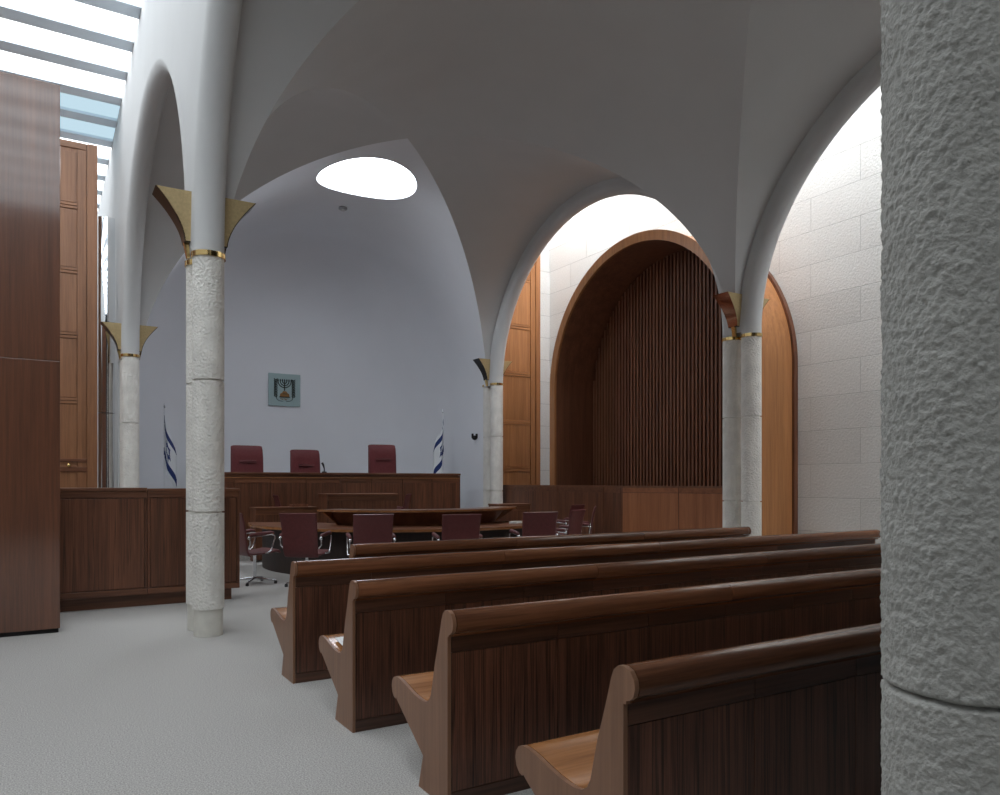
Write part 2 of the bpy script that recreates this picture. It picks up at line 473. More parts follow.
# alcove behind the judges
def alcove():
    mb = MB(); f = 1.5
    th = [pi * i / 64 for i in range(65)]
    def ring(y, d):
        L_ = [(CX - (fx(pi / 2) - d), y, z) for z in (0, .9, 1.8, 2.7)]
        A_ = [(CX - fx(pi / 2 - a) + math.copysign(d * abs(cos(a)), cos(a)), y, ZS + (HV - d) * sin(a)) for a in th]
        R_ = [(CX + (fx(pi / 2) - d), y, z) for z in (2.7, 1.8, .9, 0)]
        return L_ + A_ + R_
    rows = [ring(14.5, 0), ring(14.68, 0), ring(15.2, 0), ring(YW - f, 0)]
    for k in range(1, 25):
        b = pi / 2 * k / 24
        rows.append(ring(YW - f + f * sin(b), f * (1 - cos(b))))
    R = mb.grid(rows)
    mb.bm.faces.new(R[-1])
    dl = [fc for fc in mb.bm.faces if fc.calc_center_median().z < ZS - .05 and fc.calc_center_median().y < 14.67]
    bmesh.ops.delete(mb.bm, geom=dl, context='FACES')
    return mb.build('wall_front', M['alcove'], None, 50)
tag(alcove(), 'bluish white curved alcove wall behind the judges', 'wall', kind='structure')

# ------------------------------------------------------------------ columns
def column(X, Y, label, joints=(1.125, 2.325), near=False, zr=3.442):
    root = empty('stone_column', (X, Y, 0))
    tag(root, label, 'column', 'twin shafted stone columns of the two arcades', 'thing')
    for sg in (-1, 1):
        yy = sg * DS
        MB().lathe([(SR - .012, 0), (SR - .012, .25)], 0, yy, 40).build('base', M['stone_smooth'], root, 40)
        if near and sg == 1:
            mb = MB(); nu = 300
            zs = [.245 + .02 * i for i in range(28)] + [.80 + .0042 * i for i in range(365)] + [2.34 + .03 * i for i in range(39)] + [ZS]
            rows = []
            for z in zs:
                dj = min(abs(z - (1.06 + .012 * math.sin(3.0))), abs(z - 2.32))
                g = -.006 * max(0, 1 - dj / .005)
                row = []
                for k in range(nu):
                    a = 2 * pi * k / nu
                    px, py = SR * cos(a), SR * sin(a)
                    p = Vector((px, py, z))
                    wob = noise.noise(p * 9) * .0
                    n1 = noise.noise(Vector((px * 122, py * 122, z * 108)))
                    n2 = noise.noise(Vector((px * 55, py * 55, z * 46 + 7)))
                    dj2 = abs(z - 1.06 - .004 * noise.noise(Vector((px * 14, py * 14, 2.0))))
                    g = -.016 * max(0.0, 1 - dj2 / (.0065 + .002 * n2))
                    rr = SR + .0040 * n1 + .0016 * n2 + .0016 * noise.noise(p * 14) + g
                    row.append((rr * cos(a), yy + rr * sin(a), z))
                rows.append(row)
            mb.grid(rows, True)
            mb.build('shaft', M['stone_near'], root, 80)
        else:
            prof = [(SR, .245)]
            for j in joints: prof += [(SR, j - .009), (SR - .022, j - .006), (SR - .022, j + .006), (SR, j + .009)]
            prof.append((SR, zr + .01))
            MB().lathe([(SR, zr + .01), (SR, ZS)], 0, yy, 48).build('collar', M['plaster'], root, 60)
            MB().lathe(prof, 0, yy, 48).build('shaft', M['stone'], root, 60)
        MB().lathe([(SR - .004, zr), (SR + .012, zr), (SR + .012, zr + .046), (SR - .004, zr + .046)], 0, yy, 40, False).build('brass_ring', M['brass_hi'], root, 30)
    if Y < 1 or Y > 14:
        sg = -1 if Y < 1 else 1
        MB().lathe([(SR, ZS), (SR, 7.9)], 0, sg * DS, 40).build('upper_shaft', M['plaster'], root, 60)
    return root
column(XL, PY[0] - .0095, 'big hammered limestone column cut off at the near right edge', near=True)
column(XL, PY[1], 'hammered limestone column in front of the low panelled barrier')
column(XL, PY[2], 'limestone column on the far left beside the left flag', (1.205, 2.40), zr=3.525)
column(XR, PY[1], 'limestone column right of the slatted booth, behind the bench ends')
column(XR, PY[2], 'limestone column right of the judges bench, left of the honey wood wall panel', (1.205, 2.40), zr=3.525)

# brass uplighters
def lamp(X, Y, sg, label, outer):
    root = empty('uplighter', (X, Y, ZS if Y > 10 else 3.47)); root.scale = (sg, 1, 1)
    root.rotation_euler = (0, 0, 0)
    tag(root, label, 'wall lamp', 'brass uplighters on the columns')
    n = 14
    def prof(t): # t 0 bottom .. 1 top : outward u, z, half width
        u = .185 + .250 * (t ** 1.65); z = .14 + .44 * t
        w = .080 + .05 * t
        return u, z, w
    for s in (-1, 1):
        mb = MB(); rows = []
        for i in range(n + 1):
            u, z, w = prof(i / n)
            rows.append([(.02, s * w, z), (u, s * w, z)])
        mb.grid(rows)
        mb.grid([[(x, y - s * .006, z) for x, y, z in r] for r in rows])
        mb.build('side_plate', M['brass'], root, 30)
    mb = MB(); rows = []
    for i in range(n + 1):
        u, z, w = prof(i / n)
        rows.append([(u + .004, -w, z), (u + .004, w, z), (u - .006, w, z), (u - .006, -w, z)])
    R = mb.grid(rows, True); mb.bm.faces.new(R[0]); mb.bm.faces.new(R[-1])
    mb.build('front_plate', outer, root, 30)
    MB().box(.02, .185, -.08, .08, .132, .14).build('bottom_plate', M['bronze'], root)
    mb = MB(); mb.prism([(.145, .138), (.188, .138), (.160, .0), (.135, .0)], lambda u, v, t: (u, t, v), -.03, .03)
    mb.build('bracket', M['brass_hi'], root)
    MB().box(.02, .15, -.10, .10, .40, .42).build('reflector', M['grey'], root)
    return root
for X, Y, a, b, oc in ((XL, PY[1], 'brass uplighter left of the nearest full height column', 'brass uplighter on the hall side of the column before the barrier', M['bronze']),
                   (XL, PY[2], 'brass uplighter on the passage side of the far left column', 'brass uplighter on the right side of the far left column', M['bronze']),
                   (XR, PY[1], 'uplighter with reddish reflection coloured front beside the top of the slatted booth', 'brass uplighter on the aisle side of the column by the booth', M['reflect_red']),
                   (XR, PY[2], 'brass uplighter on the column right of the judges, alcove side', 'brass uplighter on the column right of the judges, in front of the honey wood', M['bronze'])):
    lamp(X, Y, -1, a, oc); lamp(X, Y, 1, b, oc)

# ------------------------------------------------------------------ tall wood panels
def framed_panel(name, x0, x1, y, z1, rails, stile, mat_v, mat_h, label, extra=None):
    """wood wall panel facing -Y: frame of stiles and rails with recessed fields"""
    root = empty(name, (x0, y, 0)); tag(root, label, 'wall panel')
    w = x1 - x0
    MB().box(0, w, .03, .16, 0, z1).build('backing', mat_v, root)
    MB().box(0, .10, 0, .03, 0, z1, .004).build('stile', mat_v, root)
    MB().box(w - stile, w, -.02, .03, 0, z1, .004).build('stile', mat_v, root)
    MB().box(w - stile - .14, w - stile - .012, 0, .03, 0, z1 - .12, .003).build('stile', mat_v, root)
    MB().box(.10, w - stile - .012, 0, .03, z1 - .11, z1, .004).build('top_rail', mat_h, root)
    for zr in rails:
        MB().box(.10, w - stile - .152, .0, .03, zr - .05, zr - .006, .003).build('rail', mat_h, root)
        MB().box(.10, w - stile - .152, .0, .03, zr + .006, zr + .05, .003).build('rail', mat_h, root)
    zs = [0] + list(rails) + [z1 - .12]
    for a, b in zip(zs, zs[1:]):
        MB().box(.11, w - stile - .16, .014, .03, a + .06, b - .06, .003).build('field', mat_v, root)
    return root
p = framed_panel('wood_wall_panel', -3.0, .86, 15.0, 7.28, [1.70, 2.80, 3.93, 5.05, 6.17], .16, M['midZ'], M['midX'], 'tall framed teak wall panel at the far end of the left passage')
MB().box(2.6, 3.7, -.012, .03, 1.58, 1.66, .004).build('lock_rail', M['teakX'], p)
MB().box(2.6, 3.7, -.012, .03, 1.74, 1.80, .004).build('lock_rail', M['teakX'], p)
MB().sphere((3.42, -.03, 1.69), .035).build('lock', M['brass_hi'], p, 60)
framed_panel('wood_wall_panel', 8.75, XW - .28, 15.0, 8.0, [1.70, 2.80, 3.93, 5.05, 6.17], .12, M['honeyZ'], M['honeyX'], 'tall honey coloured framed wood panel between far right column and stone wall')
MB().box(XW - .28, XW, 15.0, 15.2, 0, 8.5).build('wall_return', M['ashlar'])
tag(bpy.data.objects['wall_return'], 'narrow strip of limestone beside the honey wood panel', 'wall', kind='structure')

root = empty('wood_partition', (.16, 8.15, 0)); tag(root, 'tall glossy teak partition at the left edge reflecting the skylight', 'partition')
for a, b in ((-3.1, -1.62), (-1.617, -.80), (-.797, 0)):
    MB().box(a, b, 0, .06, .04, 2.52, .003).build('panel', M['glossZ'], root)
    MB().box(a, b, 0, .06, 2.523, 5.09, .003).build('panel', M['glossZ'], root)
MB().box(-3.1, -.01, .06, .30, .04, 5.08).build('core', M['teakZ'], root)
MB().box(-3.1, -.012, .02, .28, 0, .04).build('plinth', M['gap'], root)

# polished panels in the passage gap
root = empty('mirror_panel', (1.01, 15.10, 0), radians(-3)); tag(root, 'narrow wavy mirror panel between tall teak panel and far left column', 'mirror')
for z0, z1, ph in ((0.0, 2.62, 0.0), (2.63, 6.1, .9)):
    mb = MB(); rows = []
    for i in range(41):
        z = z0 + (z1 - z0) * i / 40
        row = []
        for k in range(13):
            x = -.15 + .30 * k / 12
            row.append((x * .88, -.03 * (1 - (x / .15) ** 2) + .035 * cos(1.7 * (z - 2.62)), z))
        rows.append(row)
    mb.grid(rows); mb.grid([[(x, y + .03, z) for x, y, z in r] for r in rows])
    mb.build('mirror_sheet', M['mirror'], root, 60)
MB().box(-.13, .13, .07, .11, 0, 6.1).build('backing', M['grey'], root)

# ------------------------------------------------------------------ low barrier on the left
root = empty('panelled_barrier', (-1.0, 9.35, 0)); tag(root, 'low teak panelled barrier behind the left hammered column', 'barrier')
W = 3.03
MB().box(0, W, .02, .40, .14, 1.30).build('body', M['teakZ'], root)
MB().box(0, W - .07, .08, .34, 0, .14).build('plinth', M['teakX'], root)
MB().box(0, 2.03, -.012, .44, 1.30, 1.335, .004).build('top_board', M['teakX'], root)
MB().box(2.035, W + .01, -.012, .44, 1.295, 1.325, .004).build('top_board', M['teakX'], root)
for a, b in ((.0, .37), (.375, 1.10), (1.10, 2.028), (2.034, W)):
    MB().box(a, b, 0, .03, 1.225, 1.298, .003).build('frieze', M['teakX'], root)
    MB().box(a + .03, b - .03, .004, .03, .215, 1.215, .003).build('panel', M['teakZ'], root)
    MB().box(a, b, -.004, .03, .14, .205, .003).build('base_rail', M['teakX'], root)
    MB().box(a, a + .025, 0, .03, .21, 1.222, .002).build('stile', M['teakZ'], root)
    MB().box(b - .025, b, 0, .03, .21, 1.222, .002).build('stile', M['teakZ'], root)
MB().box(W, W + .008, .0, .40, .14, 1.29, .002).build('end_panel', M['teakZ'], root)

# ------------------------------------------------------------------ benches
END = [(0, 0), (.29, 0), (.242, .155), (.540, .338), (.548, .348), (.556, .338), (.575, .343), (.594, .362), (.602, .392), (.597, .418), (.580, .438), (.552, .448), (.515, .447),
       (.46, .438), (.40, .424), (.34, .411), (.285, .404), (.24, .403), (.205, .409), (.178, .426), (.160, .455), (.148, .50), (.122, .60), (.098, .67), (.074, .745), (.056, .805),
       (.044, .832), (.022, .848), (-.004, .850), (-.030, .840), (-.047, .818), (-.052, .792), (-.044, .766), (-.026, .752), (-.012, .748), (-.012, .738), (0, .738)]
def make_bench(x0, x1, rear, label, seed, over=.035):
    rnd = random.Random(seed)
    Lh = x1 - x0
    root = empty('wooden_bench', (x0, rear, 0)); tag(root, label, 'bench', 'long teak public benches')
    ex = lambda u, v, t: (t, u, v)
    th = .017
    for a in (0, Lh - th - over):
        MB().prism(END, ex, a, a + th).build('end_panel', M['endZ'], root, 30)
    a, b = th + .002, Lh - th - over - .002
    # seat, one long board
    seat = [(u, v) for u, v in END[5:24]]
    seat = seat + [(.118, .50), (.130, .43), (.17, .385), (.24, .372), (.40, .392), (.54, .405), (.562, .39), (.555, .365)]
    seat[0] = (.556, .346)
    MB().prism(seat, ex, a, b).build('seat', M['seatX'], root, 35)
    back = [(.148, .502), (.122, .60), (.098, .67), (.074, .745), (.056, .803), (.02, .803), (.02, .40), (.118, .40)]
    MB().prism(back, ex, a, b).build('backrest', M['seatX'], root, 30)
    base = [(.02, .0), (.275, .0), (.228, .158), (.530, .342), (.535, .386), (.24, .368), (.12, .40), (.02, .40)]
    MB().prism(base, ex, a, b).build('base', M['benchZ'], root, 20)
    # rolled top rail in lengths
    rail = [(.020, .797)] + [(.058, .800)] + END[26:35] + [(-.012, .738), (.016, .738)]
    segs = max(2, round(Lh / 1.68)); cut = [a + (b - a) * i / segs for i in range(segs + 1)]; cut[-1] = Lh - .001
    for i in range(segs):
        MB().prism(rail, ex, cut[i] + .002, cut[i + 1] - (.002 if i < segs - 1 else 0)).build('top_rail', M['benchX'], root, 32)
    # rear panelling
    np_ = max(3, round(Lh / .562)); w = (b - a) / np_
    for i in range(np_):
        p0, p1 = a + w * i + .0015, a + w * (i + 1) - .0015
        MB().box(p0, p1, .001, .02, .668, .738, .0015).build('frieze_board', M['frieze'], root)
        MB().box(p0, p1, .003, .02, .068, .6655, .0015).build('rear_panel', M['benchZ'], root)
    MB().box(a, b, .0, .02, .0, .066, .002).build('base_rail', M['frieze'], root)
    return root
make_bench(1.49, 8.29, 1.745, 'nearest teak bench, only its left end and back rail showing low right', 1)
make_bench(1.49, 8.29, 2.888, 'second teak bench from the camera, its left foot at the lower picture edge', 2)
make_bench(1.49, 8.29, 4.04, 'middle teak bench with a white booklet on its seat end', 3)
make_bench(1.50, 8.29, 5.24, 'fourth teak bench from the camera, just behind the short bench', 4)
make_bench(2.36, 7.47, 6.41, 'short teak bench in front, closest to the red chairs', 5)
root = empty('booklet', (1.59, 4.04 + .27, .424)); root.rotation_euler = (0, 0, 0)
tag(root, 'open white booklet lying on the seat end of the middle bench', 'booklet')
mb = MB(); mb.prism([(-.09, .002), (.0, -.004), (.09, .008), (.17, .022), (.17, .026), (.09, .012), (.0, .0), (-.09, .006)], lambda u, v, t: (t, u, v), -.05, .16); mb.build('pages', M['paper'], root)
mb = MB(); mb.prism([(-.05, .009), (.0, .003), (.09, .015), (.15, .025), (.15, .027), (.09, .017), (.0, .005), (-.05, .011)], lambda u, v, t: (t, u, v), -.03, .12); mb.build('cover', M['paper'], root)

# ------------------------------------------------------------------ wooden booth in the right aisle
root = empty('arched_booth', (9.3, 10.64, 0)); tag(root, 'arched teak booth with dark vertical slats against the stone wall', 'booth')
RO, RI, ZB = 2.60, 2.45, 3.32
XF, XB = 0.0, XW - 9.3
def path(r, n=72):
    return [(-r, 0.0)] + [(-r * cos(pi * i / n), ZB + r * sin(pi * i / n)) for i in range(n + 1)] + [(r, 0.0)]
mb = MB()
po = path(RO); pim = path(RO - .03)
mb.grid([[(XF + .01, y, z) for y, z in po], [(XB - .06, y, z) for y, z in po]]); mb.grid([[(XF + .01, y, z) for y, z in pim], [(XB - .06, y, z) for y, z in pim]])
mb.build('outer_shell', M['honeyZ'], root, 40)
mb = MB(); pi_ = path(RI); pb = path(RI + .03)
mb.grid([[(XF + .01, y, z) for y, z in pi_], [(XB - .02, y, z) for y, z in pi_]]); mb.grid([[(XF + .01, y, z) for y, z in pb], [(XB - .02, y, z) for y, z in pb]])
mb.build('inner_lining', M['shell_in'], root, 40)
mb = MB(); a = path(RO + .012); b = path(RI - .012)
R1 = [[(XF - .02, y, z) for y, z in a], [(XF - .02, y, z) for y, z in b], [(XF + .03, y, z) for y, z in b], [(XF + .03, y, z) for y, z in a], [(XF - .02, y, z) for y, z in a]]
mb.grid(R1); mb.build('arch_rim', M['honeyZ'], root, 40)
mb = MB(); a = path(RO + .045); b = path(RO - .02)
mb.grid([[(XB - .09, y, z) for y, z in a], [(XB - .09, y, z) for y, z in b], [(XB - .002, y, z) for y, z in b], [(XB - .002, y, z) for y, z in a], [(XB - .09, y, z) for y, z in a]])
mb.build('wall_trim', M['teakZ'], root, 40)
mb = MB(); nS = 52
sw = 2 * RI / nS
for i in range(nS):
    yc = -RI + sw * (i + .5)
    zt = ZB + sqrt(max(.02, RI ** 2 - (abs(yc) + sw * .3) ** 2)) - .02
    mb.box(XB - .20, XB - .10, yc - sw * .245, yc + sw * .245, .3, zt)
mb.build('slatted_back', M['slat'], root)
mb = MB(); mb.poly([(XB - .09, y, z) for y, z in path(RI)]); mb.build('back_board', M['gap'], root)

# parapet of the booth
root = empty('booth_parapet', (0, 0, 0)); tag(root, 'low curved teak parapet in front of the slatted booth', 'parapet')
pp = [(8.86, 14.8), (8.86, 12.35), (8.86, 10.95)]
curve = []
for i in range(13):
    t = i / 12; ang = t * radians(24)
    curve.append((8.86 + .9 * (1 - cos(ang)), 10.9 - .9 * sin(ang)))
last = curve[-1]; dx, dy = sin(radians(24)), -cos(radians(24))
def para(pts, off, z0, z1, name, mat, thick=.05):
    mb = MB(); n = len(pts); A = []; B = []
    for i, q in enumerate(pts):
        a = pts[max(0, i - 1)]; b = pts[min(n - 1, i + 1)]
        t = Vector((b[0] - a[0], b[1] - a[1])).normalized(); nn = Vector((t.y, -t.x))   # towards the hall
        if nn.x > 0: nn = -nn
        A.append((q[0] + nn.x * off, q[1] + nn.y * off)); B.append((q[0] + nn.x * (off - thick), q[1] + nn.y * (off - thick)))
    ring = lambda z: [(x, y, z) for x, y in A] + [(x, y, z) for x, y in B[::-1]]
    R = mb.grid([ring(z0), ring(z1)], True); mb.bm.faces.new(R[0]); mb.bm.faces.new(R[1])
    return mb.build(name, mat, root, 30)
endp = (last[0] + dx * 2.22, last[1] + dy * 2.22)
allp = pp + curve + [endp]
para(allp, 0, 0, 1.30, 'body', M['teakZ'])
para(allp, .015, 1.30, 1.335, 'top_board', M['teakX'], .16)
def seg(p, q, n=2): return [(p[0] + (q[0] - p[0]) * i / (n - 1), p[1] + (q[1] - p[1]) * i / (n - 1)) for i in range(n)]
mid = (last[0] + dx * 1.08, last[1] + dy * 1.08)
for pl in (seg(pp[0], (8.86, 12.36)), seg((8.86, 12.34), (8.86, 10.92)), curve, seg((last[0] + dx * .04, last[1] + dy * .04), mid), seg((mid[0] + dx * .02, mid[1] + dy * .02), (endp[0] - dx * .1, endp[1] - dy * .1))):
    para(pl, .012, 1.215, 1.298, 'frieze', M['litX'] if pl[0][1] < 10.6 else M['teakX'], .02)
    para(pl, .010, .20, 1.205, 'panel', M['litZ'] if pl[0][1] < 10.6 else M['teakZ'], .02)  # right panels take the brightened teak in place of light
    para(pl, .012, .0, .19, 'base_rail', M['teakX'], .02)
para(seg((endp[0] - dx * .09, endp[1] - dy * .09), endp), .014, 0, 1.30, 'end_stile', M['slat'], .06)

# ------------------------------------------------------------------ judges' bench and platform
mb = MB(); mb.box(2.3, 7.7, 15.02, 17.2, 0, .62); mb.box(2.5, 7.4, 13.88, 14.58, 0, .17); mb.build('platform', M['carpet'])
tag(bpy.data.objects['platform'], 'raised floor behind the judges bench', 'platform', kind='structure')
root = empty('judges_bench', (2.4, 14.6, 0)); tag(root, 'long high teak judges bench in front of the alcove', 'judges bench')
W = 7.84 - 2.4
MB().box(0, W - .03, .03, .36, 0, 1.54).build('body', M['teakZ'], root)
MB().box(-.01, W + .01, -.015, .42, 1.54, 1.585, .006).build('top_board', M['teakX'], root)
MB().box(0, W, 0, .03, 1.495, 1.535, .003).build('frieze', M['teakX'], root)
MB().box(0, W, -.008, .03, 1.475, 1.488, .002).build('moulding', M['honeyX'], root)
n = 8
for i in range(n):
    a = W * i / n; b = W * (i + 1) / n
    MB().box(a + .004, b - .004, .004, .03, 1.385, 1.468, .002).build('upper_rail', M['teakX'], root)
    MB().box(a + .004, b - .004, .006, .03, .12, 1.378, .002).build('front_panel', M['teakZ'], root)
MB().box(0, W, .004, .03, 0, .115, .002).build('base_rail', M['teakX'], root)
MB().box(W - .03, W + .004, .0, .38, 0, 1.535, .003).build('end_panel', M['teakZ'], root)
root = empty('microphone', (4.86, 14.78, 1.585)); tag(root, 'small black microphone standing on the judges bench', 'microphone')
MB().lathe([(.0, 0), (.05, 0), (.05, .02), (.012, .03)], 0, 0, 20).build('base', M['black'], root, 40)
MB().tube([(0, 0, .02), (0, 0, .08), (-.02, 0, .15), (-.045, 0, .20)], [.012, .012, .02, .022], 10).build('stem', M['black'], root, 50)

def rounded_sheet(mb, prof, w, r, thick, nx=10):
    """pad swept along a profile of (y,z) with half width w(t) and rounded sides"""
    rows = []; n = len(prof)
    P = [Vector((0, y, z)) for y, z in prof]
    for i, p in enumerate(P):
        t = (P[min(n - 1, i + 1)] - P[max(0, i - 1)]).normalized()
        nn = Vector((0, -t.z, t.y))
        ww = w(i / (n - 1)); row = []
        th = thick * (1 if 0 < i < n - 1 else .55)
        for k in range(20):
            a = 2 * pi * k / 20
            cx_ = math.copysign(abs(cos(a)) ** .35, cos(a)) * ww; sy = math.copysign(abs(sin(a)) ** .6, sin(a)) * th / 2
            row.append(p + Vector((cx_, 0, 0)) + nn * sy)
        rows.append(row)
    R = mb.grid(rows, True)
    mb.bm.faces.new(R[0]); mb.bm.faces.new(R[-1])
    return mb

def judge_chair(label, X, Y, rz, top):
    root = empty('judge_chair', (X, Y, .62), rz); tag(root, label, 'armchair', 'red high backed chairs of the judges')
    h = top - .62
    prof = [(.20, .50), (.215, .62), (.235, .80), (.25, 1.0), (.262, h - .22), (.275, h - .08), (.30, h - .02), (.335, h - .03)]
    mb = MB(); rounded_sheet(mb, prof, lambda t: .325 - .02 * t + .01 * sin(pi * t), 0, .085); mb.build('backrest', M['leather_hi'], root, 60)
    mb = MB()
    for z in (h - .30, h - .33):
        mb.tube([(-.17, .195, z), (0, .190, z), (.17, .195, z)], .008, 8)
    mb.build('stitched_seam', M['leather'], root, 60)
    mb = MB(); rounded_sheet(mb, [(-.28, .45), (-.26, .48), (0, .47), (.2, .46)], lambda t: .29, 0, .10); mb.build('seat', M['leather_hi'], root, 60)
    for s in (-1, 1):
        MB().tube([(s * .31, .17, .50), (s * .31, .17, .66), (s * .31, .10, .70), (s * .31, -.18, .70), (s * .31, -.24, .66), (s * .30, -.22, .48)], .018, 10).build('armrest', M['chrome'], root, 60)
    MB().lathe([(.03, .06), (.03, .40)], 0, 0, 16).build('pedestal', M['chrome'], root, 40)
    mb = MB()
    for k in range(5):
        a = 2 * pi * k / 5; mb.tube([(0, 0, .07), (.30 * cos(a), .30 * sin(a), .03)], [.025, .016], 8)
    mb.build('star_base', M['chrome'], root, 50)
    return root
judge_chair('left red judge chair, tall, its back above the bench by the near column', 3.58, 15.42, radians(4), 2.125)
judge_chair('middle red judge chair with the lowest back beside the microphone', 4.77, 15.42, radians(5), 2.065)
judge_chair('right red judge chair with the tallest back, between emblem and right flag', 6.46, 15.42, radians(-2), 2.215)

# ------------------------------------------------------------------ counsel table (open ring) and desks
TC = (5.5, 12.3)
root = empty('counsel_table', (*TC, 0)); tag(root, 'curved teak counsel table with raised inner shelf in front of the red chairs', 'table')
def arcring(r0, r1, a0, a1, z0, z1, n=60, r0b=None, r1b=None, taper=False):
    mb = MB(); rows = []
    for i in range(n + 1):
        t = i / n; a = radians(a0 + (a1 - a0) * t)
        q0, q1 = r0, r1
        q0b, q1b = (r0b or r0), (r1b or r1)
        if taper:
            k = min(1.0, min(t, 1 - t) * 9.0) ** .6
            q0 = q1 - (q1 - q0) * (.12 + .88 * k); q0b = q0
        rows.append([(q0 * cos(a), q0 * sin(a), z1), (q1 * cos(a), q1 * sin(a), z1), (q1b * cos(a), q1b * sin(a), z0), (q0b * cos(a), q0b * sin(a), z0)])
    R = mb.grid(rows, True); mb.bm.faces.new(R[0]); mb.bm.faces.new(R[-1])
    return mb
arcring(1.45, 2.62, 162, 331, .69, .725, taper=True).build('tabletop', M['teakX'], root, 30)
arcring(2.60, 2.632, 166, 327, .685, .722).build('edge_band', M['seatX'], root, 30)
arcring(2.36, 2.40, 162, 330, .0, .69).build('modesty_panel', M['darkpanel'], root, 30)  # under-table shade put into the panel colour
arcring(1.52, 1.97, 203, 325, .945, .975).build('raised_shelf', M['teakX'], root, 30)
arcring(1.955, 1.985, 203, 325, .942, .972).build('shelf_edge', M['seatX'], root, 30)
arcring(1.74, 1.78, 205, 324, .725, .945, r0b=1.56, r1b=1.60).build('shelf_front', M['shell_in'], root, 30)
for a in (205, 324):
    ar = radians(a); mb = MB()
    mb.prism([(1.42, .725), (1.62, .725), (1.95, .944), (1.50, .944)], lambda u, v, t: (u * cos(ar) - t * sin(ar), u * sin(ar) + t * cos(ar), v), -.02, .02)
    mb.build('shelf_bracket', M['seatX'], root)
for a in (170, 200, 235, 270, 300, 325):
    ar = radians(a); MB().lathe([(.03, 0), (.03, .69)], 1.65 * cos(ar), 1.65 * sin(ar), 12).build('leg', M['black'], root, 40)

def desk(x0, x1, y0, y1, h, label, name='clerk_desk'):
    root = empty(name, (x0, y0, 0)); tag(root, label, 'desk')
    w = x1 - x0; d = y1 - y0
    MB().box(0, w, 0, .03, .04, h - .03, .003).build('front_panel', M['teakZ'], root)
    MB().box(-.004, w + .004, -.006, .024, h - .13, h - .035, .003).build('frieze', M['teakX'], root)
    for a in (0, w - .03): MB().box(a, a + .03, .03, d, 0, h - .03, .003).build('side_panel', M['teakZ'], root)
    MB().box(-.015, w + .015, -.02, d, h - .03, h, .005).build('desktop', M['teakX'], root)
    return root
desk(4.33, 5.66, 13.0, 13.5, 1.19, 'raised teak clerk desk centred in front of the judges bench')
desk(3.20, 4.28, 13.45, 13.85, .955, 'lower teak desk wing left of the raised clerk desk')
desk(7.45, 8.14, 12.3, 12.7, .98, 'small low teak desk in front of the far right column')
# screens on the clerk desks
def screen(X, Y, z, rz, label, tilt):
    root = empty('monitor', (X, Y, z), rz); tag(root, label, 'monitor')
    MB().box(-.10, .10, -.07, .07, 0, .012, .003).build('foot', M['black'], root)
    MB().box(-.02, .02, -.01, .015, .012, .10).build('stand', M['black'], root)
    mb = MB(); mb.box(-.15, .15, -.015, .015, 0, .24, .005)
    bmesh.ops.rotate(mb.bm, verts=mb.bm.verts, cent=(0, 0, 0), matrix=Matrix.Rotation(radians(tilt), 3, 'X')); bmesh.ops.translate(mb.bm, verts=mb.bm.verts, vec=(0, .02, .03))
    mb.build('display', M['black'], root)
    return root
root = empty('document_tray', (4.03, 13.65, .955)); tag(root, 'flat dark document tray on the lower left desk wing', 'tray')
MB().box(-.16, .12, -.12, .12, 0, .012, .002).build('tray_floor', M['slat'], root)
for a, b, c, d in ((-.16, .12, -.12, -.11), (-.16, .12, .11, .12), (-.16, -.15, -.11, .11)): MB().box(a, b, c, d, .012, .045).build('tray_side', M['slat'], root)
root = empty('paper_stack', (6.62, 10.42, .727), .5); tag(root, 'small stack of white paper on the right of the counsel table', 'paper')
mb = MB(); mb.box(-.10, .10, -.07, .07, 0, .02, .002); mb.box(-.085, .11, -.065, .075, .0205, .032, .002); mb.build('sheets', M['paper'], root)

# ------------------------------------------------------------------ red swivel chairs
def make_chair():
    root = empty('swivel_chair', (0, 0, 0))                     # faces +Y, back at -Y
    prof = [(-.16, .398), (-.19, .415), (-.215, .48), (-.232, .60), (-.245, .72), (-.268, .86), (-.295, .955), (-.310, .985)]
    mb = MB(); rounded_sheet(mb, prof, lambda t: .235 + .028 * t, 0, .032); mb.build('backrest', M['leather'], root, 60)
    mb = MB(); rounded_sheet(mb, [(-.20, .435), (-.10, .425), (.08, .435), (.20, .452), (.245, .448), (.265, .425)], lambda t: .238, 0, .045); mb.build('seat', M['leather'], root, 60)
    for s in (-1, 1):
        x = s * .285
        pts = [(s * .25, -.205, .52), (x, -.20, .56), (x, -.205, .63), (x, -.19, .66), (x, .10, .685), (x, .15, .672), (x, .16, .64), (x, .10, .47), (x, .06, .44), (s * .24, .04, .43)]
        f = MB().tube(pts, .011, 10).build('arm_frame', M['chrome'], root, 60)
        MB().tube([(x, -.20, .672), (x, -.19, .688), (x, .09, .712), (x, .14, .70)], [.016, .026, .026, .016], 10).build('arm_pad', M['leather'], f, 60)
        MB().sphere((x, -.215, .65), .024).build('joint_cap', M['chrome'], f, 60)
    MB().lathe([(.045, .40), (.045, .41), (.022, .38), (.022, .07)], 0, 0, 16).build('pedestal', M['chrome'], root, 40)
    for k in range(4):
        a = pi / 4 + pi / 2 * k
        b = MB().tube([(.02 * cos(a), .02 * sin(a), .075), (.29 * cos(a), .29 * sin(a), .045)], [.022, .014], 8).build('foot_spoke', M['chrome'], root, 50)
        MB().lathe([(.02, .0), (.024, .012), (.018, .04)], .29 * cos(a), .29 * sin(a), 12).build('glide', M['black'], b, 40)
    return root
proto = make_chair()
